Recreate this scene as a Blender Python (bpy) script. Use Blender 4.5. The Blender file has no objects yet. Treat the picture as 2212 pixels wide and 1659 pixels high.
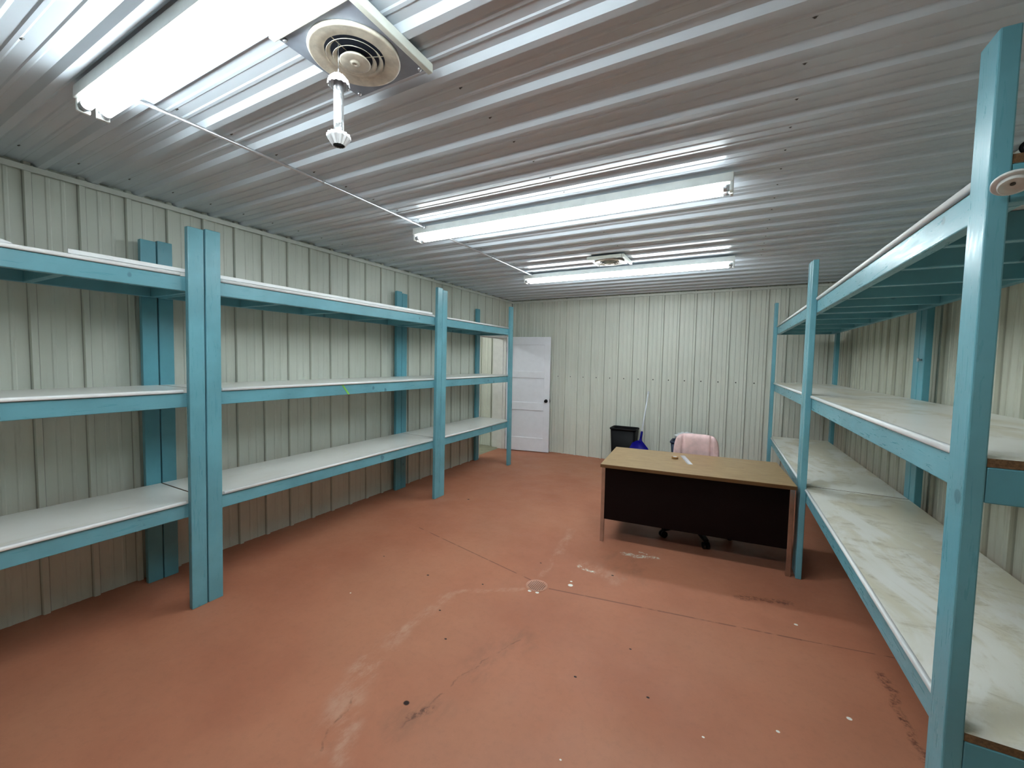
import bpy, bmesh, math, random
from mathutils import Vector, Matrix
random.seed(4)
S = bpy.context.scene
COL = S.collection
PI = math.pi

# ------------------------------------------------------------------ camera
FPX = 892.58
yaw, pitch, roll = -0.4964, -0.0561, 0.0182
fw = Vector((math.sin(yaw)*math.cos(pitch), math.cos(yaw)*math.cos(pitch), math.sin(pitch)))
rt = Vector((math.cos(yaw), -math.sin(yaw), 0))
up = rt.cross(fw)
r2 = rt*math.cos(roll) + up*math.sin(roll)
u2 = -rt*math.sin(roll) + up*math.cos(roll)
cd = bpy.data.cameras.new('camera')
cam = bpy.data.objects.new('camera', cd)
COL.objects.link(cam)
M = Matrix.Identity(4)
for i in range(3):
    M[i][0] = r2[i]; M[i][1] = u2[i]; M[i][2] = -fw[i]
M[0][3], M[1][3], M[2][3] = 3.6588, 0.0, 1.6083
cam.matrix_world = M
cd.sensor_width = 36.0
cd.lens = FPX/2212*36.0
cd.clip_start = 0.02
S.camera = cam

# ------------------------------------------------------------------ world and exposure
w = bpy.data.worlds.new('world'); S.world = w; w.use_nodes = True
w.node_tree.nodes['Background'].inputs[0].default_value = (0.5, 0.52, 0.55, 1)
w.node_tree.nodes['Background'].inputs[1].default_value = 0.05
S.view_settings.view_transform = 'Standard'
S.view_settings.look = 'None'
S.view_settings.gamma = 1
S.view_settings.use_curve_mapping = False
S.view_settings.exposure = 1.12
TUBE_POWER = 17.0      # emission strength of the fluorescent tubes
ADDED_HALL_POWER = 36.0  # emission strength of the added, unseen hall light

# room
W, H, D, YN = 4.84, 2.688, 6.739, -2.3
PITCH = 0.2286

# ------------------------------------------------------------------ materials
def lin(c):
    return tuple(((x/255)/12.92 if x/255 <= 0.04045 else ((x/255+0.055)/1.055)**2.4) for x in c) + (1,)

class NT:
    def __init__(s, name):
        s.m = bpy.data.materials.new(name); s.m.use_nodes = True
        s.t = s.m.node_tree; s.n = s.t.nodes; s.l = s.t.links
        s.b = s.n['Principled BSDF']
        s.co = s.n.new('ShaderNodeTexCoord')
    def node(s, k, **kw):
        n = s.n.new(k)
        for a, v in kw.items(): setattr(n, a, v)
        return n
    def link(s, a, b): s.l.new(a, b)
    def mapping(s, scale=(1,1,1), loc=(0,0,0), src=None):
        n = s.node('ShaderNodeMapping'); n.inputs['Scale'].default_value = scale; n.inputs['Location'].default_value = loc
        s.link(src or s.co.outputs['Object'], n.inputs['Vector']); return n.outputs[0]
    def noise(s, scale=5, detail=4, rough=0.6, vec=None, dist=0.0):
        n = s.node('ShaderNodeTexNoise'); n.inputs['Scale'].default_value = scale; n.inputs['Detail'].default_value = detail
        n.inputs['Roughness'].default_value = rough; n.inputs['Distortion'].default_value = dist
        s.link(vec or s.co.outputs['Object'], n.inputs['Vector']); return n.outputs['Fac']
    def rng(s, v, a, b, c=0.0, d=1.0, smooth=True):
        n = s.node('ShaderNodeMapRange'); n.interpolation_type = 'SMOOTHSTEP' if smooth else 'LINEAR'
        for i, x in zip((1,2,3,4), (a,b,c,d)): n.inputs[i].default_value = x
        s.link(v, n.inputs[0]); return n.outputs[0]
    def math(s, op, a, b=None):
        n = s.node('ShaderNodeMath', operation=op)
        for i, x in enumerate((a, b)):
            if x is None: continue
            if isinstance(x, (int, float)): n.inputs[i].default_value = x
            else: s.link(x, n.inputs[i])
        return n.outputs[0]
    def vm(s, op, a, b=None, out=0):
        n = s.node('ShaderNodeVectorMath', operation=op)
        for i, x in enumerate((a, b)):
            if x is None: continue
            if isinstance(x, tuple): n.inputs[i].default_value = x
            else: s.link(x, n.inputs[i])
        return n
    def mix(s, f, a, b, mode='MIX'):
        n = s.node('ShaderNodeMix', data_type='RGBA', blend_type=mode)
        for i, x in ((0, f), (6, a), (7, b)):
            if isinstance(x, (int, float)): n.inputs[i].default_value = x
            elif isinstance(x, tuple): n.inputs[i].default_value = x
            else: s.link(x, n.inputs[i])
        return n.outputs[2]
    def bump(s, h, strength=0.3, dist=0.002):
        n = s.node('ShaderNodeBump'); n.inputs['Strength'].default_value = strength; n.inputs['Distance'].default_value = dist
        s.link(h, n.inputs['Height']); s.link(n.outputs[0], s.b.inputs['Normal'])
    def base(s, c):
        if isinstance(c, tuple): s.b.inputs['Base Color'].default_value = c
        else: s.link(c, s.b.inputs['Base Color'])
    def rough(s, r):
        if isinstance(r, (int, float)): s.b.inputs['Roughness'].default_value = r
        else: s.link(r, s.b.inputs['Roughness'])

def plain(name, rgb, rough=0.5, metal=0.0, var=0.06, scale=12, spec=0.5):
    k = NT(name); k.b.inputs['Specular IOR Level'].default_value = spec; c = lin(rgb); f = k.noise(scale, 5, 0.6)
    lo = tuple(x*(1-var) for x in c[:3])+(1,); hi = tuple(min(1, x*(1+var)) for x in c[:3])+(1,)
    k.base(k.mix(k.rng(f, 0.3, 0.7), lo, hi)); k.rough(rough); k.b.inputs['Metallic'].default_value = metal
    return k.m

def emit(name, rgb, power):
    k = NT(name); k.b.inputs['Base Color'].default_value = (0.9, 0.9, 0.9, 1)
    k.b.inputs['Emission Color'].default_value = rgb; k.b.inputs['Emission Strength'].default_value = power
    return k.m

def wood_paint(name, rgb, rough=0.35, vert=False):
    """glossy blue paint over softwood: grain shows as fine relief, with nicks and knots"""
    k = NT(name); c = lin(rgb)
    n1 = k.noise(3.0, 4, 0.6)
    grain = k.noise(9.0, 6, 0.65, k.mapping((9, 9, 0.8) if vert else (9, 0.8, 9)), 0.8)
    k1 = k.mix(k.rng(n1, 0.3, 0.7), tuple(x*0.88 for x in c[:3])+(1,), tuple(min(1, x*1.08) for x in c[:3])+(1,))
    kn = k.noise(9.0, 1, 0.4, k.mapping((1, 1, 1), (3.3, 1.7, 2.1)))
    spots = k.rng(kn, 0.74, 0.77)
    c2 = k.mix(k.math('MULTIPLY', spots, 0.55), k1, lin((40, 88, 100)))
    k.base(c2); k.rough(k.rng(grain, 0.2, 0.8, rough-0.08, rough+0.14))
    k.bump(grain, 0.10, 0.0010)
    return k.m

def board_white(name):
    k = NT(name)
    a = k.noise(1.6, 5, 0.6); b = k.noise(3.2, 6, 0.7, k.mapping((1.6, 0.6, 1), (4, 2, 0)), 1.5)
    c = k.mix(k.rng(a, 0.35, 0.75), lin((238, 238, 233)), lin((228, 227, 220)))
    c = k.mix(k.math('MULTIPLY', k.rng(b, 0.56, 0.72), 0.30), c, lin((196, 186, 152)))
    k.base(c); k.rough(0.28)
    return k.m

def board_stained(name):
    """white laminate with brown water-stain tide lines"""
    k = NT(name)
    a = k.noise(1.1, 6, 0.62, k.mapping((2.0, 1.0, 1), (1.2, 3.1, 0)), 1.0)
    b = k.noise(6.0, 8, 0.75, k.mapping((0.8, 1.6, 1)), 1.2)
    c = k.mix(k.rng(k.noise(2.0, 3), 0.3, 0.7), lin((238, 237, 230)), lin((228, 226, 215)))
    tide = k.math('MULTIPLY', k.rng(a, 0.47, 0.53), k.rng(a, 0.60, 0.54))
    c = k.mix(k.math('MULTIPLY', k.rng(a, 0.46, 0.60), 0.55), c, lin((205, 194, 160)))
    c = k.mix(k.math('MULTIPLY', k.math('MULTIPLY', tide, k.rng(b, 0.45, 0.70)), 0.55), c, lin((150, 134, 92)))
    k.base(c); k.rough(0.3)
    return k.m

def panel_metal(name, rgb, rough, streak_scale, streak=0.35, dirt=(150, 146, 122), spec=0.5, bumpy=False, seam=None, rv=0.05):
    k = NT(name); c = lin(rgb)
    n1 = k.noise(1.3, 3, 0.5)
    st = k.noise(2.2, 6, 0.7, k.mapping(streak_scale), 0.4)
    fine = k.noise(55, 3, 0.6)
    col = k.mix(k.rng(n1, 0.3, 0.7), tuple(x*0.94 for x in c[:3])+(1,), c)
    col = k.mix(k.math('MULTIPLY', k.rng(st, 0.48, 0.74), streak), col, lin(dirt))
    if seam:  # shade lines painted into the colour along both base edges of each rib
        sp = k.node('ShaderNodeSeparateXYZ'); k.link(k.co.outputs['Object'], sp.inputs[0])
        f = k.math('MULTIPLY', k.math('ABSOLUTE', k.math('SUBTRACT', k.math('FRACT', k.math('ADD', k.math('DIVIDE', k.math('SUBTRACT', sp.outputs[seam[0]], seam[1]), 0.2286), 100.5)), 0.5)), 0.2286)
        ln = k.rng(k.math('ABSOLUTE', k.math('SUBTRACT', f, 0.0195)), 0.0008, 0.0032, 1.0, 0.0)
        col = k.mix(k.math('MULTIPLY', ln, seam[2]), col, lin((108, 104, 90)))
    k.base(col); k.rough(k.rng(k.noise(5, 4), 0.3, 0.7, rough-rv, rough+rv))
    k.b.inputs['Specular IOR Level'].default_value = spec
    if bumpy: k.bump(fine, 0.10, 0.0008)
    return k.m

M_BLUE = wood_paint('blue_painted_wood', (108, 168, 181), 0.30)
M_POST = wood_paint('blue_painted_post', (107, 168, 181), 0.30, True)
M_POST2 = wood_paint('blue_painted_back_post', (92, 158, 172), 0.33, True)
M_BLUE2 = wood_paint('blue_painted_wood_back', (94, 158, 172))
M_WHITE_BOARD = board_white('white_laminate')
M_STAIN_BOARD = board_stained('stained_white_laminate')
M_NOSE = plain('white_edge_banding', (242, 244, 244), 0.4, 0, 0.015)
M_CORE = plain('particle_board_core', (112, 84, 56), 0.85, 0, 0.35, 160)
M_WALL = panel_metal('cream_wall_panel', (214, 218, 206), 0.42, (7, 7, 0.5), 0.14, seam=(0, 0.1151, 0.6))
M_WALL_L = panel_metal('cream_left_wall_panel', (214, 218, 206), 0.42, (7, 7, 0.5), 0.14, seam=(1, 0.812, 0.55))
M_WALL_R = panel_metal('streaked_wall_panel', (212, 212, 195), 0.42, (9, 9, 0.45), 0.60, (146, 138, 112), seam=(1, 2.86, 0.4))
M_CEIL = panel_metal('ceiling_panel', (203, 213, 221), 0.26, (0.5, 3, 3), 0.05, (170, 172, 168), 0.6, rv=0.012)
M_TRIM = plain('cream_metal_trim', (205, 208, 198), 0.4)
M_DOOR = plain('white_door_paint', (232, 234, 240), 0.38, 0, 0.02)
M_JAMB = plain('white_jamb_paint', (226, 226, 222), 0.4, 0, 0.04)
M_BLACK = plain('black_plastic', (9, 9, 11), 0.5, spec=0.15)
M_DARK = plain('dark_metal', (30, 28, 28), 0.4, 0.6)
M_SCREW = plain('screw_head', (86, 86, 82), 0.5, 0.5)
M_CHROME = plain('chrome', (190, 186, 182), 0.22, 1.0, 0.1)
M_GALV = plain('galvanised_steel', (190, 192, 196), 0.3, 0.8, 0.1, 30)
M_FIXT = plain('fixture_white_enamel', (222, 224, 218), 0.3)
M_TUBE = emit('fluorescent_tube', (0.87, 0.962, 1.0, 1), TUBE_POWER)
M_ADDED_HTUBE = emit('added_hall_tube', (0.95, 0.98, 1.0, 1), ADDED_HALL_POWER)
M_VENT = plain('vent_plate_grey', (148, 158, 172), 0.38, 0.1, 0.12, 9)
M_VCREAM = plain('aged_cream_enamel', (206, 200, 184), 0.4, 0, 0.18, 22)
M_VHOLE = plain('dark_duct', (34, 44, 66), 0.7)
M_PINK = plain('pink_velour', (224, 190, 188), 0.95, 0, 0.14, 9)
M_PANEL = plain('dark_brown_steel', (16, 7, 7), 0.45, spec=0.12)
M_NAVY = plain('navy_plastic', (18, 38, 68), 0.4)
M_DPAN = plain('royal_blue_plastic', (8, 4, 120), 0.4, spec=0.2)
M_STICK = plain('white_handle', (226, 230, 236), 0.35)
M_CERAMIC = plain('white_plastic_dish', (228, 232, 230), 0.35, 0, 0.03)
M_GREEN = plain('lime_paint', (128, 200, 70), 0.5)
M_TAPE = plain('brown_tape', (150, 108, 58), 0.35)
M_PAPER = plain('white_pleated_paper', (226, 228, 230), 0.55)
M_CLEAR = plain('frosted_plastic', (204, 206, 210), 0.25)

def foil():
    k = NT('crinkled_foil'); k.base(lin((225, 228, 232))); k.b.inputs['Metallic'].default_value = 0.9
    n = k.noise(60, 5, 0.7, None, 1.5); k.rough(0.24); k.bump(n, 0.7, 0.004); return k.m
M_FOIL = foil()

def laminate():
    k = NT('walnut_laminate')
    g = k.noise(5, 8, 0.7, k.mapping((1.2, 22, 4)), 0.8)
    f = k.noise(60, 4, 0.7, k.mapping((0.3, 6, 1)))
    c = k.mix(k.rng(g, 0.3, 0.72), lin((176, 148, 108)), lin((134, 104, 68)))
    c = k.mix(k.math('MULTIPLY', k.rng(f, 0.5, 0.7), 0.35), c, lin((108, 82, 50)))
    k.base(c); k.rough(0.36); return k.m
M_LAM = laminate()
M_LAME = plain('desk_edge_brown', (96, 66, 34), 0.45)

def floor_mat():
    k = NT('terracotta_floor_paint')
    P = k.co.outputs['Object']
    nz = k.node('ShaderNodeTexNoise'); nz.inputs['Scale'].default_value = 7; nz.inputs['Detail'].default_value = 5
    k.link(P, nz.inputs['Vector'])
    off = k.vm('SUBTRACT', nz.outputs['Color'], (0.5, 0.5, 0.5))
    sc = k.node('ShaderNodeVectorMath', operation='SCALE'); k.link(off.outputs[0], sc.inputs[0]); sc.inputs['Scale'].default_value = 0.10
    PW = k.vm('MULTIPLY', k.vm('ADD', P, sc.outputs[0]).outputs[0], (1, 1, 0)).outputs[0]
    PF = k.vm('MULTIPLY', P, (1, 1, 0)).outputs[0]
    fine = k.noise(26, 8, 0.75); med = k.noise(1.4, 5, 0.6); big = k.noise(0.7, 2, 0.5, k.mapping((1, 1, 1), (5, 2, 0)))
    c = k.mix(k.rng(med, 0.3, 0.7), lin((180, 118, 90)), lin((168, 106, 80)))
    c = k.mix(k.math('MULTIPLY', k.rng(big, 0.42, 0.62), 0.35), c, lin((178, 126, 98)))
    c = k.mix(k.math('MULTIPLY', k.rng(fine, 0.45, 0.75), 0.22), c, lin((136, 92, 74)))
    c = k.mix(k.math('MULTIPLY', k.rng(k.noise(60, 6, 0.8), 0.60, 0.74), 0.35), c, lin((206, 156, 130)))
    def seg(x1, y1, x2, y2, wd, soft, warp=True):
        A = (x1, y1, 0.0); BA = (x2-x1+1e-5, y2-y1, 0.0)
        PA = k.vm('SUBTRACT', PW if warp else PF, A).outputs[0]
        h = k.vm('DOT_PRODUCT', PA, BA).outputs['Value']
        h = k.node('ShaderNodeMath', operation='DIVIDE', use_clamp=True); 
        d0 = k.vm('DOT_PRODUCT', PA, BA).outputs['Value']
        k.link(d0, h.inputs[0]); h.inputs[1].default_value = BA[0]**2+BA[1]**2
        q = k.node('ShaderNodeVectorMath', operation='SCALE'); q.inputs[0].default_value = BA; k.link(h.outputs[0], q.inputs['Scale'])
        dd = k.vm('LENGTH', k.vm('SUBTRACT', PA, q.outputs[0]).outputs[0]).outputs['Value']
        return k.rng(dd, wd, wd+soft, 1.0, 0.0)
    brk = k.rng(k.noise(16, 6, 0.8), 0.42, 0.60)
    soft = k.rng(k.noise(5, 7, 0.72, k.mapping((1.6, 0.7, 1))), 0.40, 0.68)
    brk2 = k.rng(k.noise(34, 6, 0.8), 0.44, 0.58)
    def put(c, mask, col, amt, br=None):
        f = k.math('MULTIPLY', mask, amt)
        if br is not None: f = k.math('MULTIPLY', f, br)
        return k.mix(f, c, lin(col))
    # pale worn band running from the drain to the near edge
    for a in ((2.0, 2.2, 1.98, 1.75, .010, .06), (1.98, 1.75, 2.03, 1.45, .02, .08), (2.03, 1.45, 2.20, 1.10, .03, .09),
              (2.25, 1.20, 2.33, 1.06, .012, .05), (2.443, 2.77, 2.40, 3.2, .004, .03), (2.40, 3.2, 2.34, 3.7, .008, .05),
              (2.40, 2.55, 2.0, 2.25, .004, .03), (2.7, 3.1, 2.95, 3.0, .02, .10)):
        c = put(c, seg(*a), (206, 172, 150), 0.40, soft)
    # hairline and saw-cut joints
    for a in ((1.06, 2.99, 2.39, 2.68, .002, .006), (2.56, 2.64, 4.06, 2.885, .003, .006), (4.06, 2.885, 4.6, 2.985, .002, .004)):
        c = put(c, seg(*a, warp=False), (98, 56, 44), 0.65, k.rng(k.noise(9, 3), 0.36, 0.5))
    for a in ((2.62, 2.06, 2.50, 1.67, .001, .005), (2.50, 1.67, 2.44, 1.28, .001, .005), (2.10, 1.38, 2.22, 1.05, .002, .006)):
        c = put(c, seg(*a), (106, 70, 54), 0.55, k.rng(k.noise(12, 3), 0.40, 0.6))
    # grey-brown smudges
    for a in ((2.62, 2.05, 2.55, 1.75, .03, .14), (2.50, 1.45, 2.42, 1.30, .03, .10), (3.0, 3.15, 2.9, 3.3, .05, .2)):
        c = put(c, seg(*a), (126, 90, 72), 0.45, soft)
    for a in ((2.485, 1.434, 2.44, 1.36, .006, .03),):
        c = put(c, seg(*a), (92, 62, 50), 0.8, brk2)
    # dark damp marks
    for a in ((4.40, 2.76, 4.40, 2.45, .008, .022), (4.40, 2.45, 4.42, 2.20, .006, .02), (3.74, 3.205, 4.04, 3.30, .012, .03)):
        c = put(c, seg(*a), (84, 44, 32), 0.7, brk2)
    # white scuffs and paint flakes
    for a in ((2.637, 3.05, 2.76, 3.02, .006, .02), (2.90, 3.46, 3.14, 3.51, .010, .03), (3.0, 3.56, 3.06, 3.55, .004, .012)):
        c = put(c, seg(*a), (214, 218, 205), 0.95, brk2)
    for (x, y, r) in ((2.673, 2.759, .017), (4.052, 3.043, .010), (4.181, 2.337, .010), (3.887, 2.094, .007), (2.66, 2.81, .008),
                      (3.6, 1.9, .005), (3.1, 1.5, .004), (1.4, 1.9, .005), (2.505, 2.552, .012), (2.45, 2.545, .012)):
        c = put(c, seg(x, y, x+.002, y, r*0.7, r*0.5, warp=False), (236, 236, 228), 1.0)
    for (x, y, r) in ((2.366, 1.402, .013), (1.7, 2.35, .008), (2.9, 3.05, .008), (2.05, 2.05, .006), (2.25, 1.85, .006), (3.35, 2.0, .006),
                      (3.0, 1.95, .006), (2.12, 2.45, .006), (1.2, 2.4, .005), (2.35, 2.95, .006), (1.0, 3.9, .012), (3.2, 2.3, .005)):
        c = put(c, seg(x, y, x+.004, y, r*0.7, r*0.5, warp=False), (38, 20, 16), 1.0)
    k.base(c)
    k.rough(k.rng(k.noise(3.5, 6, 0.7), 0.3, 0.7, 0.50, 0.66))
    k.b.inputs['Specular IOR Level'].default_value = 0.32
    k.bump(k.noise(40, 6, 0.7), 0.12, 0.0015)
    return k.m
M_FLOOR = floor_mat()
M_CONC = plain('grey_concrete', (150, 150, 128), 0.6, 0, 0.16, 7)

# ------------------------------------------------------------------ mesh helpers
def tag(o, label=None, cat=None, group=None, kind=None):
    if label: o['label'] = label
    if cat: o['category'] = cat
    if group: o['group'] = group
    if kind: o['kind'] = kind
    return o

def empty(name, loc=(0, 0, 0), rz=0.0):
    o = bpy.data.objects.new(name, None); COL.objects.link(o)
    o.location = loc; o.rotation_euler = (0, 0, rz); o.empty_display_size = 0.05
    return o

class MB:
    def __init__(s): s.bm = bmesh.new()
    def hexa(s, c, mat=0):
        """eight corners: bottom ring (4) then top ring (4)"""
        v = [s.bm.verts.new(p) for p in c]
        fs = []
        for q in ((3, 2, 1, 0), (4, 5, 6, 7), (0, 1, 5, 4), (1, 2, 6, 5), (2, 3, 7, 6), (3, 0, 4, 7)):
            f = s.bm.faces.new([v[i] for i in q]); f.material_index = mat; fs.append(f)
        return fs
    def box(s, x0, x1, y0, y1, z0, z1, mat=0):
        return s.hexa([(x0, y0, z0), (x1, y0, z0), (x1, y1, z0), (x0, y1, z0), (x0, y0, z1), (x1, y0, z1), (x1, y1, z1), (x0, y1, z1)], mat)
    def tube(s, a, b, r, seg=16, r1=None, mat=0):
        a = Vector(a); b = Vector(b); d = (b-a).normalized()
        t = Vector((0, 0, 1)) if abs(d.z) < 0.9 else Vector((1, 0, 0))
        p = d.cross(t).normalized(); q = d.cross(p)
        R = (r, r if r1 is None else r1); rings = []
        for c, rr in zip((a, b), R):
            rings.append([s.bm.verts.new(c+(p*math.cos(2*PI*i/seg)+q*math.sin(2*PI*i/seg))*rr) for i in range(seg)])
        for i in range(seg):
            j = (i+1) % seg
            f = s.bm.faces.new((rings[0][i], rings[0][j], rings[1][j], rings[1][i])); f.smooth = True; f.material_index = mat
        s.bm.faces.new(rings[0][::-1]).material_index = mat; s.bm.faces.new(rings[1]).material_index = mat
    def lathe(s, prof, origin=(0, 0, 0), axis=(0, 0, 1), seg=48, mod=None, mat=0, smooth=True):
        o = Vector(origin); d = Vector(axis).normalized()
        t = Vector((0, 0, 1)) if abs(d.z) < 0.9 else Vector((1, 0, 0))
        p = d.cross(t).normalized(); q = d.cross(p); rings = []
        for k, (r, h) in enumerate(prof):
            if r < 1e-6: rings.append([s.bm.verts.new(o+d*h)]); continue
            ring = []
            for i in range(seg):
                rr = r*(mod(i, k) if mod else 1)
                ring.append(s.bm.verts.new(o+d*h+(p*math.cos(2*PI*i/seg)+q*math.sin(2*PI*i/seg))*rr))
            rings.append(ring)
        for A, B in zip(rings, rings[1:]):
            for i in range(seg):
                j = (i+1) % seg
                if len(A) == 1 and len(B) == 1: continue
                if len(A) == 1: f = s.bm.faces.new((A[0], B[i], B[j]))
                elif len(B) == 1: f = s.bm.faces.new((A[i], A[j], B[0]))
                else: f = s.bm.faces.new((A[i], A[j], B[j], B[i]))
                f.smooth = smooth; f.material_index = mat
    def ring(s, c, R, r, axis=(0, 0, 1), seg=24, ms=8):
        o = Vector(c); d = Vector(axis).normalized(); t = Vector((0, 0, 1)) if abs(d.z) < 0.9 else Vector((1, 0, 0))
        p = d.cross(t).normalized(); q = d.cross(p); G = []
        for i in range(seg):
            a = 2*PI*i/seg; e = p*math.cos(a)+q*math.sin(a)
            G.append([s.bm.verts.new(o+e*(R+r*math.cos(2*PI*j/ms))+d*r*math.sin(2*PI*j/ms)) for j in range(ms)])
        for i in range(seg):
            for j in range(ms):
                f = s.bm.faces.new((G[i][j], G[(i+1) % seg][j], G[(i+1) % seg][(j+1) % ms], G[i][(j+1) % ms])); f.smooth = True
    def path(s, pts, r, seg=12):
        pts = [Vector(p) for p in pts]
        for a, b in zip(pts, pts[1:]): s.tube(a, b, r, seg)
    def build(s, name, mats, parent=None, bevel=0.0, loc=None, solid=0.0):
        bmesh.ops.recalc_face_normals(s.bm, faces=s.bm.faces)
        me = bpy.data.meshes.new(name); s.bm.to_mesh(me); s.bm.free()
        for m in (mats if isinstance(mats, (list, tuple)) else [mats]): me.materials.append(m)
        o = bpy.data.objects.new(name, me); COL.objects.link(o)
        if parent: o.parent = parent
        if loc: o.location = loc
        if solid:
            md = o.modifiers.new('thickness', 'SOLIDIFY'); md.thickness = solid; md.offset = 0
        if bevel:
            md = o.modifiers.new('bevel', 'BEVEL'); md.width = bevel; md.segments = 2; md.limit_method = 'ANGLE'
        return o

def corrugated(u0, u1, phase, rib_h, rib_b=0.030, rib_t=0.013):
    """profile of a ribbed metal panel: list of (u, height)"""
    pts = [(u0, 0.0)]
    k0 = int(math.floor((u0-phase)/PITCH))-1
    u = phase+k0*PITCH
    while u < u1+PITCH:
        seq = [(u-rib_b, 0), (u-rib_t, rib_h), (u+rib_t, rib_h), (u+rib_b, 0)]
        for m in (PITCH*0.36, PITCH*0.64):
            seq += [(u+m-0.012, 0), (u+m-0.006, 0.0035), (u+m+0.006, 0.0035), (u+m+0.012, 0)]
        for p in seq:
            if u0 < p[0] < u1: pts.append(p)
        u += PITCH
    pts.append((u1, 0.0))
    pts.sort(key=lambda p: p[0])
    return pts

def sheet(name, mat, prof, v0, v1, place, parent=None, th=0.02):
    """extrude profile between v0 and v1; back side closed so that the panel is a solid slab"""
    b = MB(); A = []; B = []
    for u, h in prof:
        A.append(b.bm.verts.new(place(u, v0, h))); B.append(b.bm.verts.new(place(u, v1, h)))
    for i in range(len(A)-1): b.bm.faces.new((A[i], A[i+1], B[i+1], B[i]))
    a0 = b.bm.verts.new(place(prof[0][0], v0, -th)); a1 = b.bm.verts.new(place(prof[-1][0], v0, -th))
    b0 = b.bm.verts.new(place(prof[0][0], v1, -th)); b1 = b.bm.verts.new(place(prof[-1][0], v1, -th))
    b.bm.faces.new((a0, b0, b1, a1)); b.bm.faces.new(A+[a1, a0]); b.bm.faces.new(B[::-1]+[b0, b1])
    b.bm.faces.new((A[0], a0, b0, B[0])); b.bm.faces.new((A[-1], B[-1], b1, a1))
    return b.build(name, mat, parent)

def struct(o, label): return tag(o, label, None, None, 'structure')

# ------------------------------------------------------------------ room shell
b = MB(); b.box(-0.12, W+0.1, YN-0.1, D+0.1, -0.12, 0.0)
struct(b.build('floor', M_FLOOR), 'painted terracotta concrete floor with worn pale streaks and a drain')
RH = 0.020
ceil = sheet('ceiling', M_CEIL, corrugated(YN-0.1, D+0.08, 0.865, RH, 0.034, 0.015), -0.1, W+0.1,
             lambda u, v, h: (v, u, H+RH-h), th=0.03)
struct(ceil, 'white ribbed metal ceiling with ribs running across the room')

PW = 0.020   # wall rib height, rib crests about flush with the nominal wall plane
def wl(u, v, h): return (-0.022+h, u, v)
DY0, DY1, DZ = 5.655, 6.505, 2.005
pw = dict(rib_b=0.020, rib_t=0.013)
left = empty('wall_left'); struct(left, 'cream ribbed metal wall on the left with a doorway near its far end')
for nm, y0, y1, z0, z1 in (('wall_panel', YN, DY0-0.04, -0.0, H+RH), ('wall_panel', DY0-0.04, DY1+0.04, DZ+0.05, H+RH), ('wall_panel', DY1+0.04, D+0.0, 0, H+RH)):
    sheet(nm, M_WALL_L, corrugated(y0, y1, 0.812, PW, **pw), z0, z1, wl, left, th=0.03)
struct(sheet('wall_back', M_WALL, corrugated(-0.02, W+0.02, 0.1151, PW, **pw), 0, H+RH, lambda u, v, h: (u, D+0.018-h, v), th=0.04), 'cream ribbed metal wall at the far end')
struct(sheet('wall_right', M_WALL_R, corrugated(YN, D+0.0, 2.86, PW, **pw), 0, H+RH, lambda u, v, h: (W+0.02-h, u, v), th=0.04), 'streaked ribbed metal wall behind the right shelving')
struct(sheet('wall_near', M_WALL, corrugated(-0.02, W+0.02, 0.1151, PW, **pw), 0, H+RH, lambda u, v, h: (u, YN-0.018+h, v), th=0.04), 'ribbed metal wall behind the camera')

def trimbox(n, label, x0, x1, y0, y1, z0, z1, m=M_TRIM):
    b = MB(); b.box(x0, x1, y0, y1, z0, z1); return struct(b.build('trim_%d' % n, m, bevel=0.002), label)
trimbox(1, 'metal trim strip along the top of the left wall', -0.003, 0.012, YN, D-0.012, H-0.034, H-0.001)
trimbox(2, 'metal trim strip along the top of the back wall', 0.0, W-0.012, D-0.012, D+0.003, H-0.034, H-0.001)
trimbox(3, 'metal trim strip along the top of the right wall', W-0.012, W+0.003, YN, D-0.012, H-0.034, H-0.001)
# door frame
trimbox(4, 'near white jamb of the doorway', -0.16, 0.006, DY0-0.045, DY0, 0, DZ+0.05, M_JAMB)
trimbox(5, 'far white jamb of the doorway', -0.16, 0.006, DY1, DY1+0.045, 0, DZ+0.05, M_JAMB)
trimbox(6, 'white head piece over the doorway', -0.16, 0.006, DY0, DY1, DZ, DZ+0.05, M_JAMB)
b = MB(); b.box(-0.075, -0.055, DY0, DY0+0.012, 0, DZ); b.box(-0.075, -0.055, DY0+0.012, DY1, DZ-0.012, DZ); b.box(-0.075, -0.055, DY1-0.012, DY1, 0, DZ-0.012)
struct(b.build('trim_7', M_JAMB), 'door stop strip inside the white door frame')
b = MB(); b.box(-0.055, -0.030, DY0-0.001, DY0+0.003, 0.87, 0.95)
struct(b.build('trim_8', M_DARK), 'dark strike plate on the near door jamb')

# hall seen through the doorway
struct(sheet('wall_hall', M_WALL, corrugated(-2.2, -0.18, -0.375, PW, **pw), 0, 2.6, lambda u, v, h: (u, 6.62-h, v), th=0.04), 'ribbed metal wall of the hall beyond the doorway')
b = MB(); b.box(-0.30, -0.165, 6.555, 6.60, 0, 2.45); struct(b.build('trim_9', M_JAMB), 'white boxed corner board in the hall beyond the doorway')
b = MB(); b.box(-2.25, -0.121, 4.2, 6.7, -0.1, 0.0); struct(b.build('floor_hall', M_CONC), 'bare grey concrete floor of the hall')
b = MB(); b.box(-2.25, -0.16, 4.2, 6.7, 2.5, 2.55); struct(b.build('ceiling_hall', M_TRIM), 'plain ceiling of the hall')
b = MB(); b.box(-2.30, -2.25, 4.2, 6.7, 0, 2.5); struct(b.build('wall_hall', M_TRIM), 'far side wall of the hall')
b = MB(); b.box(-2.25, -0.16, 4.15, 4.2, 0, 2.5); struct(b.build('wall_hall', M_TRIM), 'near end wall of the hall')
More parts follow.
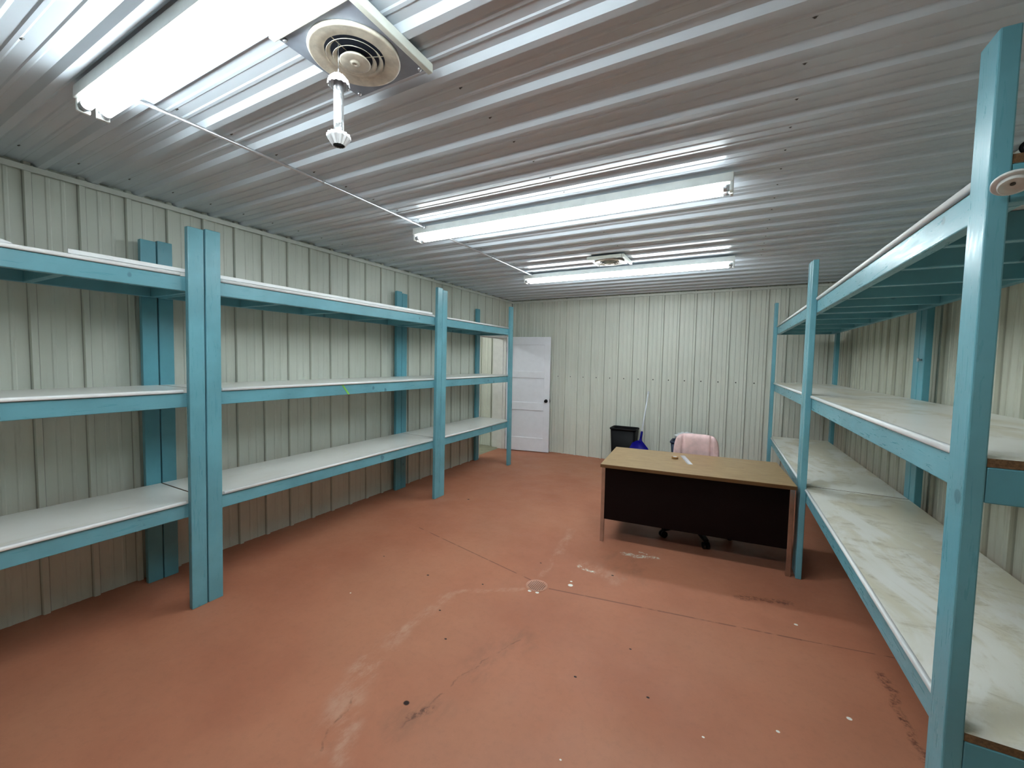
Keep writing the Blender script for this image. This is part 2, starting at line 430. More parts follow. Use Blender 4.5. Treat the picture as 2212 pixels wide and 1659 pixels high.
b = MB(); b.box(-0.16, -0.12, 4.2, DY0-0.045, 0, 2.5); b.box(-0.16, -0.12, DY1+0.045, 6.56, 0, 2.5); b.box(-0.16, -0.12, DY0-0.045, DY1+0.045, DZ+0.05, 2.5)
struct(b.build('wall_hall', M_TRIM), 'hall side of the left wall')

# screws
sb = MB(); sb.lathe([(0, -0.006), (0.004, -0.006), (0.005, -0.002), (0.009, 0), (0.009, 0.001), (0, 0.001)], seg=10)
first = sb.build('screw', M_SCREW, ceil); first.location = (0.25, 0.50, H+RH)
n = 0
for sx in (0.25, 1.405, 2.63, 3.83):
    for i in range(0, 25):
        y = 0.50+i*PITCH
        if n == 0: n = 1; continue
        if sx == 2.63 and (0.85 < y < 1.25 or 4.1 < y < 4.6): continue
        o = first.copy(); COL.objects.link(o); o.location = (sx, y, H+RH); o.parent = ceil; n += 1
wb = bpy.data.objects['wall_back']
for j in range(3, 20):
    o = first.copy(); COL.objects.link(o); o.parent = wb
    o.rotation_euler = (-PI/2, 0, 0); o.location = (0.1151+PITCH*(j+0.5), D+0.018, 1.353)

# ------------------------------------------------------------------ white panel door, open against the back wall
door = empty('door_1', (0.03, 6.50, 0.012), math.atan2(0.15, 0.785))
struct(door, 'white three-panel door standing open in front of the back wall')
DL, DH, DT = 0.80, 2.02, 0.035
b = MB()
st, zr = 0.105, [0.0, 0.24, 0.73, 0.865, 1.30, 1.42, 1.88, DH]
b.box(0, st, -DT, 0, 0, DH); b.box(DL-st, DL, -DT, 0, 0, DH)
for i in (0, 2, 4, 6): b.box(st, DL-st, -DT, 0, zr[i], zr[i+1])
b.build('door_frame', M_DOOR, door, bevel=0.003)
for i in (1, 3, 5):
    b = MB(); b.box(st, DL-st, -DT+0.014, -0.010, zr[i], zr[i+1])
    b.build('door_panel', M_DOOR, door)
b = MB(); b.lathe([(0, -0.052), (0.018, -0.051), (0.027, -0.042), (0.028, -0.032), (0.020, -0.020), (0.012, -0.014), (0.012, -0.006), (0.030, -0.004), (0.030, 0), (0, 0)], (DL-0.06, -DT, 0.905), (0, 1, 0), 28)
tag(b.build('door_knob', M_BLACK, door), 'black round door knob')
b = MB(); b.box(DL-0.001, DL+0.003, -DT+0.006, -0.006, 0.87, 0.945); b.box(DL+0.002, DL+0.010, -0.024, -0.012, 0.895, 0.918)
tag(b.build('latch_plate', M_DARK, door), 'dark latch plate on the door edge')
for z in (0.25, 1.0, 1.75):
    b = MB(); b.tube((-0.004, -DT-0.004, z), (-0.004, -DT-0.004, z+0.09), 0.006); b.box(-0.004, 0.001, -DT, -0.004, z, z+0.09)
    b.build('hinge', M_GALV, door)

# ------------------------------------------------------------------ shelving units
ZS = (0.697, 1.394, 2.108)
BT = 0.021
def interp(pts, y):
    if y <= pts[1][0]: (a, p), (c, q) = pts[0], pts[1]
    else: (a, p), (c, q) = pts[-2], pts[-1]
    return p+(q-p)*(y-a)/(c-a)
def shelving(label, side, y0, y1, lean0, lean1, hts, joists, group, topmat, ends=(), post_drop=(0, 0)):
    if side == 'L': fp = [(1.28, 0.705), (3.75, 0.672), (5.55, 0.647)]; sg = -1; T = 0.640
    else: fp = [(1.41, 4.163), (3.80, 4.117), (6.22, 4.050)]; sg = 1; T = 0.670
    ym = (y0+y1)/2
    root = empty('shelving_unit', (interp(fp, ym)+sg*T/2, ym, 0)); tag(root, label, 'shelving unit', group)
    ox, oy = root.location.x, root.location.y
    def X(y, d): return interp(fp, y)+sg*d-ox
    def bx(b, ya, yb, d0, d1, z0, z1, mat=0, ly=0.0):
        c = []
        for z, l in ((z0, 0.0), (z1, ly)):
            ring = [(X(ya, d0), ya+l-oy, z), (X(ya, d1), ya+l-oy, z), (X(yb, d1), yb+l-oy, z), (X(yb, d0), yb+l-oy, z)]
            c += ring
        return b.hexa(c, mat)
    pw_ = 0.087
    for ya, ly, hh in ((y0, lean0, hts[0]), (y1-pw_, lean1, hts[1])):
        b = MB(); bx(b, ya, ya+pw_, 0, 0.038, 0, hh, ly=ly); b.build('post', M_POST, root, bevel=0.004)
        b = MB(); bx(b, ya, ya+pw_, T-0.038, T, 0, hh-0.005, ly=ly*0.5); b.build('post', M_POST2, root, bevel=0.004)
    for k, z in enumerate(ZS):
        b = MB(); bx(b, y0+0.0395, y1-0.0395, 0.0385, 0.0765, z-BT-0.089, z-BT-0.001); b.build('front_rail', M_BLUE, root, bevel=0.004)
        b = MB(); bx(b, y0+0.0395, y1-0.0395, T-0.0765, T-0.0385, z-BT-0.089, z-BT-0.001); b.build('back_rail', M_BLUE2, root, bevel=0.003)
        for yj in joists[k]:
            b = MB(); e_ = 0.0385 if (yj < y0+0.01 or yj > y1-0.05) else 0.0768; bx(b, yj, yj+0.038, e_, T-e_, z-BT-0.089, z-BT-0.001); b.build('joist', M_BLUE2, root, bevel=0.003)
        b = MB()
        fs = bx(b, y0+0.002, y1-0.002, 0.0385, T-0.0385, z-BT, z)
        fs[2].material_index = 1; fs[4].material_index = 1
        mt = topmat[k]
        b.build('shelf_board', [mt, M_CORE], root)
        # rounded white front edge between the posts
        b = MB(); ya, yb = y0+pw_+0.006+max(0, lean0), y1-pw_-0.006
        prof = [(0.0400, z-BT+0.0005), (0.0290, z-BT+0.001), (0.0262, z-BT+0.0055), (0.0255, z-0.010), (0.0262, z-0.005), (0.0290, z-0.0008), (0.0400, z+0.0005)]
        A = [b.bm.verts.new((X(ya, d), ya-oy, zz)) for d, zz in prof]; Bv = [b.bm.verts.new((X(yb, d), yb-oy, zz)) for d, zz in prof]
        for i in range(len(A)-1):
            f = b.bm.faces.new((A[i], A[i+1], Bv[i+1], Bv[i])); f.smooth = True
        b.bm.faces.new((A[0], Bv[0], Bv[-1], A[-1])); b.bm.faces.new(A[::-1]); b.bm.faces.new(Bv)
        b.build('edge_banding', M_NOSE, root)
    return root, X, ox, oy

def js(a, z, step, n): return [a+step*i for i in range(n)]
GL = 'blue shelving units along the left wall'; GR = 'blue shelving units along the right wall'
wh3 = (M_WHITE_BOARD, M_WHITE_BOARD, M_WHITE_BOARD); stb = (M_STAIN_BOARD, M_STAIN_BOARD, M_WHITE_BOARD)
def J(y0, y1, inner): return [[y0+0.0008]+list(inner)+[y1-0.0388]]*3
u1 = shelving('blue wooden shelving unit on the left wall, cut off by the left picture edge', 'L', -1.08, 1.358, 0.024, 0.024, (2.385, 2.388),
              J(-1.08, 1.358, (-0.5, 0.13, 0.745)), GL, wh3)
u2 = shelving('blue wooden shelving unit, middle of the left wall, lime paint streak on its rail', 'L', 1.364, 3.782, 0.028, 0.035, (2.398, 2.422),
              J(1.364, 3.782, (1.90, 2.44, 3.0, 3.52)), GL, wh3)
u3 = shelving('short blue wooden shelving unit on the left wall beside the open doorway', 'L', 3.786, 5.575, 0.035, -0.008, (2.405, 2.420),
              J(3.786, 5.575, (4.4, 5.0)), GL, wh3)
u4 = shelving('blue wooden shelving unit at the right front with stained boards and brown cut ends', 'R', 1.415, 3.800, -0.002, 0.020, (2.400, 2.385),
              J(1.415, 3.800, (1.83, 2.19, 2.60, 3.02, 3.42)), GR, stb)
u5 = shelving('blue wooden shelving unit on the right wall from the desk to the back wall', 'R', 3.806, 6.245, 0.022, 0.0, (2.395, 2.392),
              J(3.806, 6.245, (4.25, 4.75, 5.25, 5.75)), GR, stb)
# lime green paint streak, a thin strip on the middle unit's middle rail
root, X, ox, oy = u2
b = MB()
c = []
for d in (0.0388, 0.0374):
    c += [(X(2.45, d), 2.446-oy, 1.370), (X(2.47, d), 2.464-oy, 1.370), (X(2.53, d), 2.532-oy, 1.286), (X(2.51, d), 2.512-oy, 1.286)]
b.hexa(c); tag(b.build('paint_streak', M_GREEN, root), 'lime green paint streak')
# hook bolt on back post and nail under the top shelf, right side
root, X, ox, oy = u4
b = MB(); b.tube((X(3.75, 0.632), 3.755-oy, 1.665), (X(3.75, 0.612), 3.755-oy, 1.665), 0.006, 10); b.lathe([(0, 0), (0.014, 0), (0.014, 0.006), (0, 0.008)], (X(3.75, 0.616), 3.755-oy, 1.665), (-1, 0, 0), 14)
tag(b.build('bolt', M_GALV, root), 'silver bolt on the back post')

# long white strip resting on the front edge of the left top shelves
b = MB()
def xs(y): return interp([(1.28, 0.705), (3.75, 0.672)], y)
for y0_, y1_ in ((0.79, 3.69),):
    c = []
    for z in (ZS[2]+0.0045, ZS[2]+0.0270):
        c += [(xs(y0_)-0.058, y0_, z), (xs(y0_)-0.046, y0_, z), (xs(y1_)-0.046, y1_, z), (xs(y1_)-0.058, y1_, z)]
    b.hexa(c)
    for yy in (0.80, 1.6, 2.4, 3.1, 3.64): b.box(xs(yy)-0.057, xs(yy)-0.048, yy, yy+0.03, ZS[2]+0.0008, ZS[2]+0.0045)
tag(b.build('white_strip', M_NOSE, bevel=0.002), 'long thin white strip lying on the front edge of the left top shelves', 'strip')
b = MB()
pts = [(0, 0.30), (0.004, 0.36), (0.016, 0.55), (0.014, 0.575), (0.005, 0.603), (0.0, 0.606)]
A = [b.bm.verts.new((0.675, y, ZS[2]+0.0015+h)) for h, y in pts]; Bv = [b.bm.verts.new((0.56, y-0.02, ZS[2]+0.0015+h)) for h, y in pts]
for i in range(len(A)-1): b.bm.faces.new((A[i], A[i+1], Bv[i+1], Bv[i]))
b.bm.faces.new(A[::-1]); b.bm.faces.new(Bv); b.bm.faces.new((A[0], Bv[0], Bv[-1], A[-1]))
tag(b.build('plastic_scrap', M_NOSE), 'white plastic scrap on the top left shelf at the picture edge', 'scrap')

# ------------------------------------------------------------------ fluorescent fixtures
def fixture(label, yc, tubemat=M_TUBE):
    r = empty('fluorescent_light', (2.43, yc, H)); tag(r, label, 'light', 'ceiling fluorescent lights')
    x0, x1 = -1.17, 1.17
    b = MB()   # channel housing with sloping sides
    c = [(x0, -0.058, -0.052), (x1, -0.058, -0.052), (x1, 0.058, -0.052), (x0, 0.058, -0.052),
         (x0, -0.056, -0.0012), (x1, -0.056, -0.0012), (x1, 0.056, -0.0012), (x0, 0.056, -0.0012)]
    b.hexa(c); b.build('housing', M_FIXT, r, bevel=0.003)
    for sx in (x0, x1):
        s_ = 1 if sx < 0 else -1
        for ty in (-0.030, 0.030):
            b = MB(); b.box(min(sx, sx+s_*0.018), max(sx, sx+s_*0.018), ty-0.021, ty+0.021, -0.102, -0.0525)
            b.build('lamp_holder', M_CERAMIC, r, bevel=0.004)
    for ty in (-0.030, 0.030):
        b = MB(); b.tube((x0+0.052, ty, -0.079), (x1-0.052, ty, -0.079), 0.019, 20)
        t = b.build('lamp_tube', tubemat, r)
        for s_ in (-1, 1):
            b = MB(); e = x1*s_
            b.tube((e-s_*0.0185, ty, -0.079), (e-s_*0.0515, ty, -0.079), 0.0195, 20)
            b.build('end_cap', M_GALV, t)
    return r
fixture('twin-tube fluorescent light nearest the camera, cut off by the top edge', 0.722)
fixture('twin-tube fluorescent light in the middle of the ceiling', 2.715)
fixture('twin-tube fluorescent light nearest the back wall, behind the far round vent', 4.745)
# added lamp, out of view, to light the hall
r = empty('fluorescent_light', (-1.2, 5.3, 2.5)); tag(r, 'added unseen fluorescent light on the hall ceiling beyond the doorway', 'light')
b = MB(); b.box(-0.07, 0.07, -0.6, 0.6, -0.05, -0.001); b.build('housing', M_FIXT, r)
b = MB(); b.tube((0, -0.58, -0.075), (0, 0.58, -0.075), 0.02); b.build('lamp_tube', M_ADDED_HTUBE, r)

# conduits
for y0_, y1_, xx, lab in ((0.782, 2.655, 1.39, 'thin metal conduit joining the first and middle ceiling lights'), (2.776, 4.685, 1.375, 'thin metal conduit joining the middle and far ceiling lights')):
    r = empty('conduit', (xx, (y0_+y1_)/2, H-0.010)); tag(r, lab, 'conduit', 'ceiling conduits')
    L = (y1_-y0_)/2
    b = MB(); b.tube((0, -L, 0), (0, L, 0), 0.0085, 14); b.build('pipe', M_GALV, r)
    b = MB(); b.tube((0, L-0.02, 0), (0, L, 0), 0.0125, 14); b.build('connector', M_GALV, r)
    b = MB(); b.tube((0, -0.01, 0), (0, 0.01, 0), 0.0115, 14); b.box(-0.03, 0.012, -0.008, 0.008, 0.006, 0.0098); b.build('strap', M_GALV, r)

# ------------------------------------------------------------------ round ceiling vents
def vent(label, cx, cy, lip):
    r = empty('ceiling_vent', (cx, cy, H-0.002)); tag(r, label, 'vent', 'round ceiling vents')
    h = 0.175
    b = MB(); b.box(-h, h, -h, h, -0.022, 0); b.build('mounting_plate', M_VENT, r, bevel=0.002)
    b = MB(); b.box(h-0.004, h+0.018, -h-0.01, h+0.01, -0.034, -0.0015); b.box(-h-0.01, h-0.005, -h-0.018, -h+0.004, -0.034, -0.0015)
    b.build('plate_flange', M_TRIM, r, bevel=0.003)
    for sx, sy in ((-1, -1), (1, 1), (-1, 1)):
        b = MB(); b.lathe([(0, -0.010), (0.006, -0.008), (0.009, 0), (0, 0)], (sx*(h-0.02), sy*(h-0.02), -0.022), seg=12); b.build('screw', M_GALV, r)
    z = -0.0225
    b = MB(); b.lathe([(0.150, z), (0.152, z-0.007), (0.149, z-0.012), (0.143, z-0.012), (0.125, z-0.007), (0.103, z-0.010), (0.100, z-0.006), (0.100, z+0.0005)])
    b.build('outer_ring', M_VCREAM, r, solid=0.0015)
    b = MB(); b.lathe([(0, z-0.0005), (0.0995, z-0.0005)]); b.build('duct_opening', M_VHOLE, r)
    for k, (R, dz) in enumerate(((0.094, 0.016), (0.072, 0.022))):
        b = MB(); b.lathe([(R-0.014, z-dz+0.012), (R-0.007, z-dz+0.005), (R, z-dz)]); b.build('cone_blade', M_VCREAM, r, solid=0.0012)
    b = MB(); b.lathe([(0.040, z-0.016), (0.051, z-0.028), (0.048, z-0.030), (0.020, z-0.028), (0.015, z-0.029), (0.013, z-0.033), (0.006, z-0.033), (0.005, z-0.031), (0, z-0.031)]); b.build('centre_cone', M_VCREAM, r, solid=0.0012)
    for a_ in (0.5, 2.6, 4.7):
        b = MB(); b.tube((0.03*math.cos(a_), 0.03*math.sin(a_), z-0.010), (0.0985*math.cos(a_), 0.0985*math.sin(a_), z-0.004), 0.0015, 6); b.build('spoke', M_VCREAM, r)
    return r
vent('round cream ceiling vent nearest the camera, with a foil tube hanging below', 2.445, 1.050, 0)
vent('round ceiling vent just in front of the far fluorescent light', 2.445, 4.335, 0)

# hanging foil tube with pleated paper ends
hx, hy, zt = 2.452, 0.975, 2.560
r = empty('hanging_tube', (hx, hy, zt)); tag(r, 'silver foil tube with pleated white ends hanging from the nearest round ceiling vent', 'ornament')
b = MB(); b.ring((0, 0, 0.0), 0.0075, 0.002, (0.6, 0.8, 0)); b.tube((0, 0, 0.0075), (0, 0, 0.099), 0.0008, 6); b.build('hanging_ring', M_GALV, r)
zig = lambda i, k: 1+0.07*(1 if i % 2 else -1)*(1 if k else 0.4)
b = MB(); b.lathe([(0.005, -0.010), (0.018, -0.014), (0.031, -0.030), (0.033, -0.046)], seg=28, mod=zig, smooth=False); b.build('pleated_cap', M_PAPER, r, solid=0.001)
b = MB(); b.lathe([(0.0155, -0.028), (0.0160, -0.10), (0.0155, -0.15), (0.0155, -0.205)], seg=24); b.build('foil_tube', M_FOIL, r, solid=0.0006)
b = MB(); b.lathe([(0.0165, -0.198), (0.035, -0.205), (0.036, -0.215), (0.019, -0.240)], seg=28, mod=zig, smooth=False); b.build('pleated_cap', M_PAPER, r, solid=0.001)
b = MB(); b.lathe([(0, -0.236), (0.0175, -0.236)], seg=24); b.build('dark_opening', M_DARK, r)

# ------------------------------------------------------------------ desk
F0 = Vector((2.641, 3.544)); ex = Vector((0.99630, 0.0861)); 
desk = empty('desk', (F0.x, F0.y, 0), math.atan2(ex.y, ex.x)); tag(desk, 'brown office desk with wood-grain top and dark front panel, beside the right shelving', 'desk')
L_, DPT, TZ = 1.460, 0.825, 0.715
b = MB(); b.box(0, L_, 0, DPT, TZ-0.030, TZ-0.003, 1); b.box(0.001, L_-0.001, 0.001, DPT-0.001, TZ-0.0029, TZ)
b.build('desk_top', [M_LAM, M_LAME], desk, bevel=0.002)
b = MB(); b.box(0.036, L_-0.036, 0.066, 0.082, 0.205, TZ-0.031); tag(b.build('modesty_panel', M_PANEL, desk), 'dark brown front panel')
for lx in (0.004, L_-0.036):
    for ly in (0.050, DPT-0.085):
        b = MB(); b.box(lx, lx+0.032, ly, ly+0.032, 0.0, TZ-0.031); tag(b.build('leg', M_CHROME, desk, bevel=0.002), 'chrome square leg')
for px0 in (0.040, L_-0.040-0.39):
    b = MB(); b.box(px0, px0+0.39, 0.084, DPT-0.070, 0.205, TZ-0.031); ped = b.build('pedestal', M_PANEL, desk)
    for k in range(2):
        z0 = 0.215+k*0.23
        b = MB(); b.box(px0+0.01, px0+0.38, DPT-0.0695, DPT-0.055, z0, z0+0.22); dr = b.build('drawer', M_PANEL, ped)
        b = MB(); b.box(px0+0.13, px0+0.26, DPT-0.0545, DPT-0.045, z0+0.17, z0+0.185); b.build('handle', M_CHROME, dr)
b = MB(); b.box(0.44, L_-0.44, DPT-0.07, DPT-0.055, TZ-0.10, TZ-0.031); b.build('centre_drawer', M_PANEL, desk)

def onplane(px, py, Z):
    d = fw + r2*((px-1106)/FPX) - u2*((py-829.5)/FPX); o = Vector((3.6588, 0, 1.6083)); t = (Z-o.z)/d.z
    return o+d*t
# roll of tape and ruler lying on the desk (positions measured once, in metres)
r = empty('tape_roll', (3.185, 4.135, TZ+0.0005)); tag(r, 'small brown roll of tape lying on the desk top', 'tape')
b = MB(); b.lathe([(0.019, 0), (0.030, 0), (0.030, 0.018), (0.019, 0.018), (0.019, 0)]); b.build('tape_band', M_TAPE, r)
b = MB(); b.lathe([(0.0160, 0), (0.0187, 0), (0.0187, 0.018), (0.0160, 0.018), (0.0160, 0)]); b.build('tape_core', M_PAPER, r)
b = MB(); a = Vector((3.235, 4.290, 0)); c2 = Vector((3.335, 3.955, 0)); d = (c2-a).normalized(); p = Vector((-d.y, d.x, 0))*0.021
b.hexa([(a-p).to_tuple(), (a+p).to_tuple(), (c2+p).to_tuple(), (c2-p).to_tuple()]+[(q+Vector((0, 0, 0.003))).to_tuple() for q in (a-p, a+p, c2+p, c2-p)])
rul = b.build('ruler', M_CLEAR); rul.location = (0, 0, TZ+0.0006); tag(rul, 'frosted clear ruler lying on the desk top beside the tape roll', 'ruler')
b = MB()
for i in range(28):
    q = a+d*(0.012+i*0.0117); ln = 0.010 if i % 5 else 0.017
    e0 = q-p*0.98; e1 = e0+p.normalized()*ln; hw = d*0.0007
    b.hexa([(e0-hw).to_tuple(), (e0+hw).to_tuple(), (e1+hw).to_tuple(), (e1-hw).to_tuple()]+[(z+Vector((0, 0, 0.0004))).to_tuple() for z in (e0-hw, e0+hw, e1+hw, e1-hw)])
mk = b.build('ruler_marks', M_SCREW, rul); mk.location = (0, 0, 0.0031)

# ------------------------------------------------------------------ pink office chair behind the desk
chair = empty('office_chair', (3.355, 4.20, 0), 0.06); tag(chair, 'pink velour office chair standing behind the desk', 'chair')
def cushion(w_top, w_bot, h, t, seams):
    b = MB(); NX, NZ = 60, 20; F = []; Bk = []
    for side in (1, -1):
        G = []
        for j in range(NZ+1):
            v = j/NZ*2-1
            row = []
            for i in range(NX+1):
                u = i/NX*2-1
                # superellipse footprint
                e = 5.0
                m = max(abs(u), abs(v)); 
                rr = (abs(u)**e+abs(v)**e)**(1/e)
                sc = m/rr if rr > 1e-6 else 1
                uu, vv = u*sc, v*sc
                wv = (w_bot+(w_top-w_bot)*(vv+1)/2)/2
                edge = max(0.0, 1-max(abs(uu), abs(vv))**4)**0.5 if m < 1 else 0.0
                th = t/2*(0.25+0.75*edge)
                if side == 1:
                    for s_ in seams: th -= 0.022*math.exp(-((uu*wv*1.0-s_)/0.011)**2)
                y = -side*th - 0.03*(1-uu*uu)*(-1)
                row.append(b.bm.verts.new((uu*wv, y, vv*h/2)))
            G.append(row)
        for j in range(NZ):
            for i in range(NX):
                f = b.bm.faces.new((G[j][i], G[j][i+1], G[j+1][i+1], G[j+1][i])); f.smooth = True
        (F if side == 1 else Bk).extend(G)
    ring = lambda G: [G[0][i] for i in range(NX+1)]+[G[j][NX] for j in range(1, NZ+1)]+[G[NZ][i] for i in range(NX-1, -1, -1)]+[G[j][0] for j in range(NZ-1, 0, -1)]
    A, B_ = ring(F), ring(Bk)
    for i in range(len(A)):
        j = (i+1) % len(A); f = b.bm.faces.new((A[i], A[j], B_[j], B_[i])); f.smooth = True
    return b
bk = cushion(0.40, 0.455, 0.50, 0.10, (-0.125, 0.135)).build('backrest', M_PINK, chair); bk.location = (0, 0.30, 0.655); bk.rotation_euler = (-0.10, 0, 0)
se = cushion(0.46, 0.48, 0.46, 0.11, (-0.13, 0.13)).build('seat', M_PINK, chair); se.location = (0, 0.02, 0.43); se.rotation_euler = (-PI/2, 0, 0)
b = MB(); b.box(-0.035, 0.035, 0.20, 0.345, 0.335, 0.350); b.box(-0.035, 0.035, 0.335, 0.350, 0.335, 0.52); b.build('back_bracket', M_BLACK, chair, bevel=0.004)
b = MB(); b.tube((0, 0, 0.10), (0, 0, 0.36), 0.025); b.box(-0.12, 0.12, -0.10, 0.20, 0.352, 0.372); b.build('gas_column', M_BLACK, chair)
for k in range(5):
    a_ = -2.44+k*2*PI/5
    ca, sa = math.cos(a_), math.sin(a_)
    b = MB(); e = Vector((ca, sa, 0)); n_ = Vector((-sa, ca, 0))
    def P(rr, s_, z, w_): return (e*rr+n_*s_*w_+Vector((0, 0, z))).to_tuple()
    b.hexa([P(0.02, -1, .085, .028), P(0.325, -1, .058, .018), P(0.325, 1, .058, .018), P(0.02, 1, .085, .028),
            P(0.02, -1, .135, .028), P(0.325, -1, .085, .018), P(0.325, 1, .085, .018), P(0.02, 1, .135, .028)])
    lg = b.build('base_leg', M_BLACK, chair, bevel=0.004)
    b = MB()
    for s_ in (-1, 1):
        q = e*0.315+n_*s_*0.004+Vector((0, 0, 0.030)); b.tube(q.to_tuple(), (q+n_*s_*0.022).to_tuple(), 0.030, 18)
    b.tube((e*0.315+Vector((0, 0, 0.03))).to_tuple(), (e*0.315+Vector((0, 0, 0.062))).to_tuple(), 0.007, 10)
    b.build('caster', M_BLACK, lg)

# ------------------------------------------------------------------ bin, dustpan and tote at the back wall
r = empty('waste_bin', (2.145, 6.560, 0)); tag(r, 'tall black plastic waste bin standing against the back wall', 'bin')
def rrect(w_, d_, rad, z, n_=6):
    out = []
    for cx_, cy_, a0 in ((w_-rad, d_-rad, 0), (-w_+rad, d_-rad, PI/2), (-w_+rad, -d_+rad, PI), (w_-rad, -d_+rad, 1.5*PI)):
        for i in range(n_+1):
            a_ = a0+i/n_*PI/2; out.append((cx_+rad*math.cos(a_), cy_+rad*math.sin(a_), z))
    return out
def loft(b, rings, cap0=True, cap1=False, smooth=True):
    R = [[b.bm.verts.new(p) for p in r_] for r_ in rings]
    for A, B_ in zip(R, R[1:]):
        for i in range(len(A)):
            j = (i+1) % len(A); f = b.bm.faces.new((A[i], A[j], B_[j], B_[i])); f.smooth = smooth
    if cap0: b.bm.faces.new(R[0])
    if cap1: b.bm.faces.new(R[-1])
b = MB(); loft(b, [rrect(0.165, 0.11, 0.04, 0.0), rrect(0.170, 0.115, 0.04, 0.01), rrect(0.196, 0.140, 0.045, 0.575), rrect(0.191, 0.135, 0.045, 0.575), rrect(0.165, 0.110, 0.04, 0.02)], True, True)
b.build('bin_body', M_BLACK, r)
b = MB(); loft(b, [rrect(0.1975, 0.1415, 0.045, 0.560), rrect(0.207, 0.150, 0.048, 0.562), rrect(0.207, 0.150, 0.048, 0.585), rrect(0.1975, 0.1415, 0.045, 0.588), rrect(0.1975, 0.1415, 0.045, 0.560)], False, False)
b.build('rim', M_BLACK, r)

# dustpan: foot on the floor, handle leaning on the back wall
r = empty('dustpan', (2.42, 6.300, 0)); tag(r, 'blue long-handled dustpan with white stick leaning in front of the black bin', 'dustpan')
tip = Vector((0.040, 0.405, 1.140)); foot = Vector((0.0, 0.045, 0.30)); dv = (tip-foot)
def along(z): return foot+dv*((z-foot.z)/dv.z)
b = MB(); b.tube(along(0.50).to_tuple(), tip.to_tuple(), 0.0105, 14); tag(b.build('stick', M_STICK, r), 'white handle')
b = MB(); b.lathe([(0, 0), (0.0125, 0), (0.0125, 0.02), (0.008, 0.028), (0, 0.028)], tip.to_tuple(), dv, 14); b.build('end_cap', M_STICK, r)
b = MB()
q0, q1, q2 = along(0.40), along(0.46), along(0.565)
b.tube(q0.to_tuple(), q1.to_tuple(), 0.030, 14, 0.016); b.tube(q1.to_tuple(), q2.to_tuple(), 0.016, 14); b.build('socket', M_DPAN, r)
outl = [(-0.16, 0.0), (0.16, 0.0), (0.165, 0.10), (0.155, 0.25), (0.125, 0.335), (0.02, 0.435), (-0.05, 0.435), (-0.12, 0.395), (-0.155, 0.30), (-0.165, 0.10)]
b = MB(); fr = []; bkk = []
def pan_pt(x, z, dy):
    lean = foot.y-0.03+ (z-0.30)*(dv.y/dv.z)
    return (x+0.008+ (z-0.30)*(dv.x/dv.z), lean+dy, z+0.003)
F1 = [b.bm.verts.new(pan_pt(x, z, 0)) for x, z in outl]; B1 = [b.bm.verts.new(pan_pt(x, z, 0.004)) for x, z in outl]
cI = b.bm.verts.new(pan_pt(0, 0.22, 0.045)); cI2 = b.bm.verts.new(pan_pt(0, 0.22, 0.050))
n_ = len(outl)
for i in range(n_):
    j = (i+1) % n_
    b.bm.faces.new((F1[i], F1[j], cI)).smooth = True; b.bm.faces.new((B1[j], B1[i], cI2)).smooth = True
    b.bm.faces.new((F1[i], B1[i], B1[j], F1[j]))
b.build('pan', M_DPAN, r)

# navy tote with a crumpled white bag, behind the chair
r = empty('storage_tote', (3.06, 6.46, 0)); tag(r, 'dark navy plastic tote against the back wall, mostly hidden behind the pink chair', 'tote')
b = MB(); loft(b, [rrect(0.16, 0.11, 0.03, 0.0), rrect(0.195, 0.145, 0.035, 0.48), rrect(0.189, 0.139, 0.035, 0.48), rrect(0.155, 0.105, 0.03, 0.015)], True, True); b.build('tote_body', M_NAVY, r)
b = MB(); loft(b, [rrect(0.196, 0.146, 0.035, 0.46), rrect(0.206, 0.156, 0.035, 0.462), rrect(0.206, 0.156, 0.035, 0.485), rrect(0.196, 0.146, 0.035, 0.487), rrect(0.196, 0.146, 0.035, 0.46)], False); b.build('rim', M_NAVY, r)
b = MB(); bmesh.ops.create_icosphere(b.bm, subdivisions=4, radius=1.0)
for v in b.bm.verts:
    q = v.co.copy(); nn = 1+0.16*math.sin(9*q.x+3*q.y)*math.cos(7*q.z+5*q.x)+0.08*math.sin(17*q.y+11*q.z)
    v.co = Vector((q.x*0.150*nn, q.y*0.09*nn, max(-0.05, q.z*0.075*nn)+0.0))
for f in b.bm.faces: f.smooth = True
o = b.build('white_bag', M_PAPER); o.location = (3.06, 6.46, 0.540); tag(o, 'crumpled white bag on top of the navy tote behind the pink chair', 'bag')

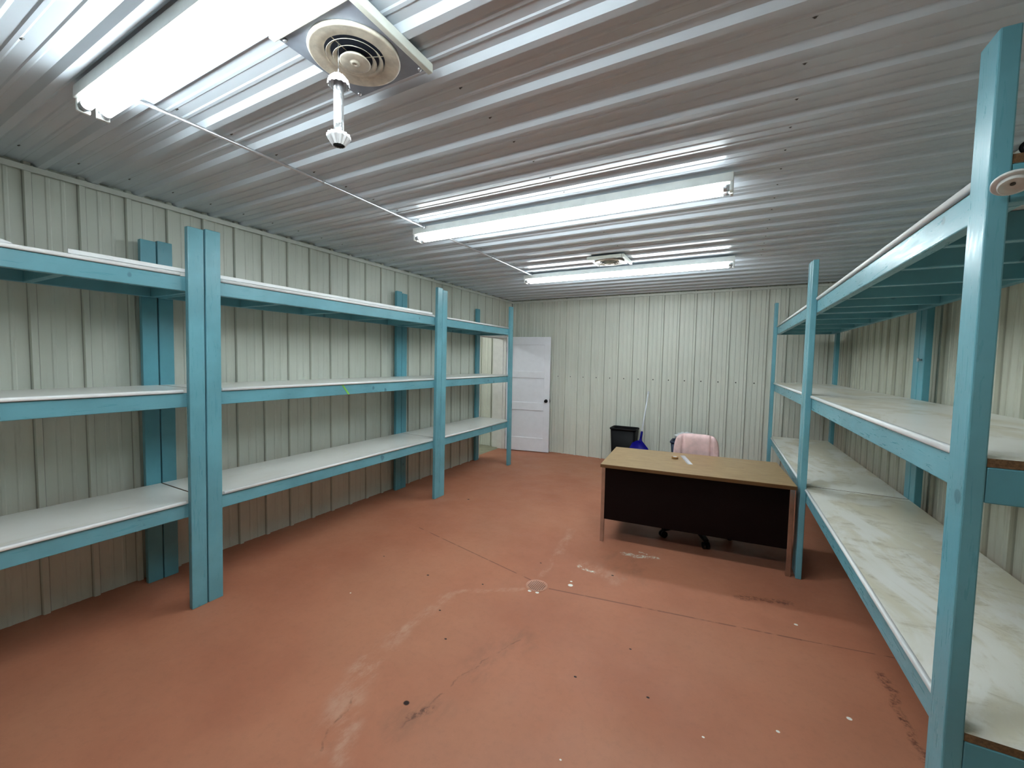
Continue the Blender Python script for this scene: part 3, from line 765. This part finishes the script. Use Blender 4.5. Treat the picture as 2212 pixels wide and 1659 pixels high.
# ------------------------------------------------------------------ floor drain
r = empty('floor_drain', (2.467, 2.628, 0.0)); tag(r, 'round perforated floor drain painted the colour of the floor', 'drain')
b = MB(); b.lathe([(0.078, 0.0002), (0.078, 0.0035), (0.072, 0.0038), (0.0705, 0.0022), (0, 0.0022)]); b.build('drain_cover', plain('drain_paint', (190, 136, 112), 0.4), r)
b = MB()
for ix in range(-5, 6):
    for iy in range(-5, 6):
        x, y = ix*0.0135, iy*0.0135
        if math.hypot(x, y) < 0.064: b.lathe([(0, 0.0026), (0.0040, 0.0026), (0.0040, 0.0023)], (x, y, 0), seg=8)
b.build('drain_holes', M_DARK, r)

# ------------------------------------------------------------------ white dish and cap at the near right post
r = empty('plastic_dish', (4.188, 1.374, 2.030)); tag(r, 'round white plastic dish with a centre screw on the near right post', 'dish')
ax = Vector((-0.10, -0.50, -0.86)).normalized()
b = MB(); b.lathe([(0, 0.004), (0.012, 0.004), (0.017, 0.006), (0.021, 0.012), (0.0225, 0.013), (0.024, 0.012), (0.0245, 0.002), (0.032, 0.004), (0.0345, 0.003), (0.034, -0.002), (0.020, -0.008), (0, -0.008)], (0, 0, 0), ax, 56); b.build('dish_body', M_CERAMIC, r)
b = MB(); b.lathe([(0, 0.0045), (0.0045, 0.0045), (0.0045, 0.006), (0.002, 0.0065), (0, 0.0055)], (0, 0, 0), ax, 20); tag(b.build('screw', M_SCREW, r), 'grey centre screw')
b = MB(); b.tube((-ax*0.008).to_tuple(), (Vector((0.004, 0.040, 0.010))).to_tuple(), 0.007, 12); b.build('stem', M_CERAMIC, r)
b = MB(); b.hexa([(0.026, -0.004, 0.006), (0.09, 0.006, 0.020), (0.09, 0.012, 0.006), (0.026, 0.004, -0.008), (0.026, -0.006, 0.010), (0.09, 0.004, 0.024), (0.09, 0.010, 0.010), (0.026, 0.002, -0.004)])
b.build('arm', M_CERAMIC, r, bevel=0.0015)
r = empty('ring_cap', (4.232, 1.430, 2.108+0.0165)); tag(r, 'small black ring with white core on the right top shelf beside the post', 'ring')
b = MB(); b.ring((0, 0, 0), 0.0125, 0.0040, (0.25, 1, 0)); b.build('black_ring', M_BLACK, r)
b = MB(); b.lathe([(0, -0.004), (0.008, -0.004), (0.0085, 0.0), (0.0085, 0.02), (0, 0.02)], (0, 0, 0), (0.25, 1, 0), 20); b.build('white_core', M_CERAMIC, r)
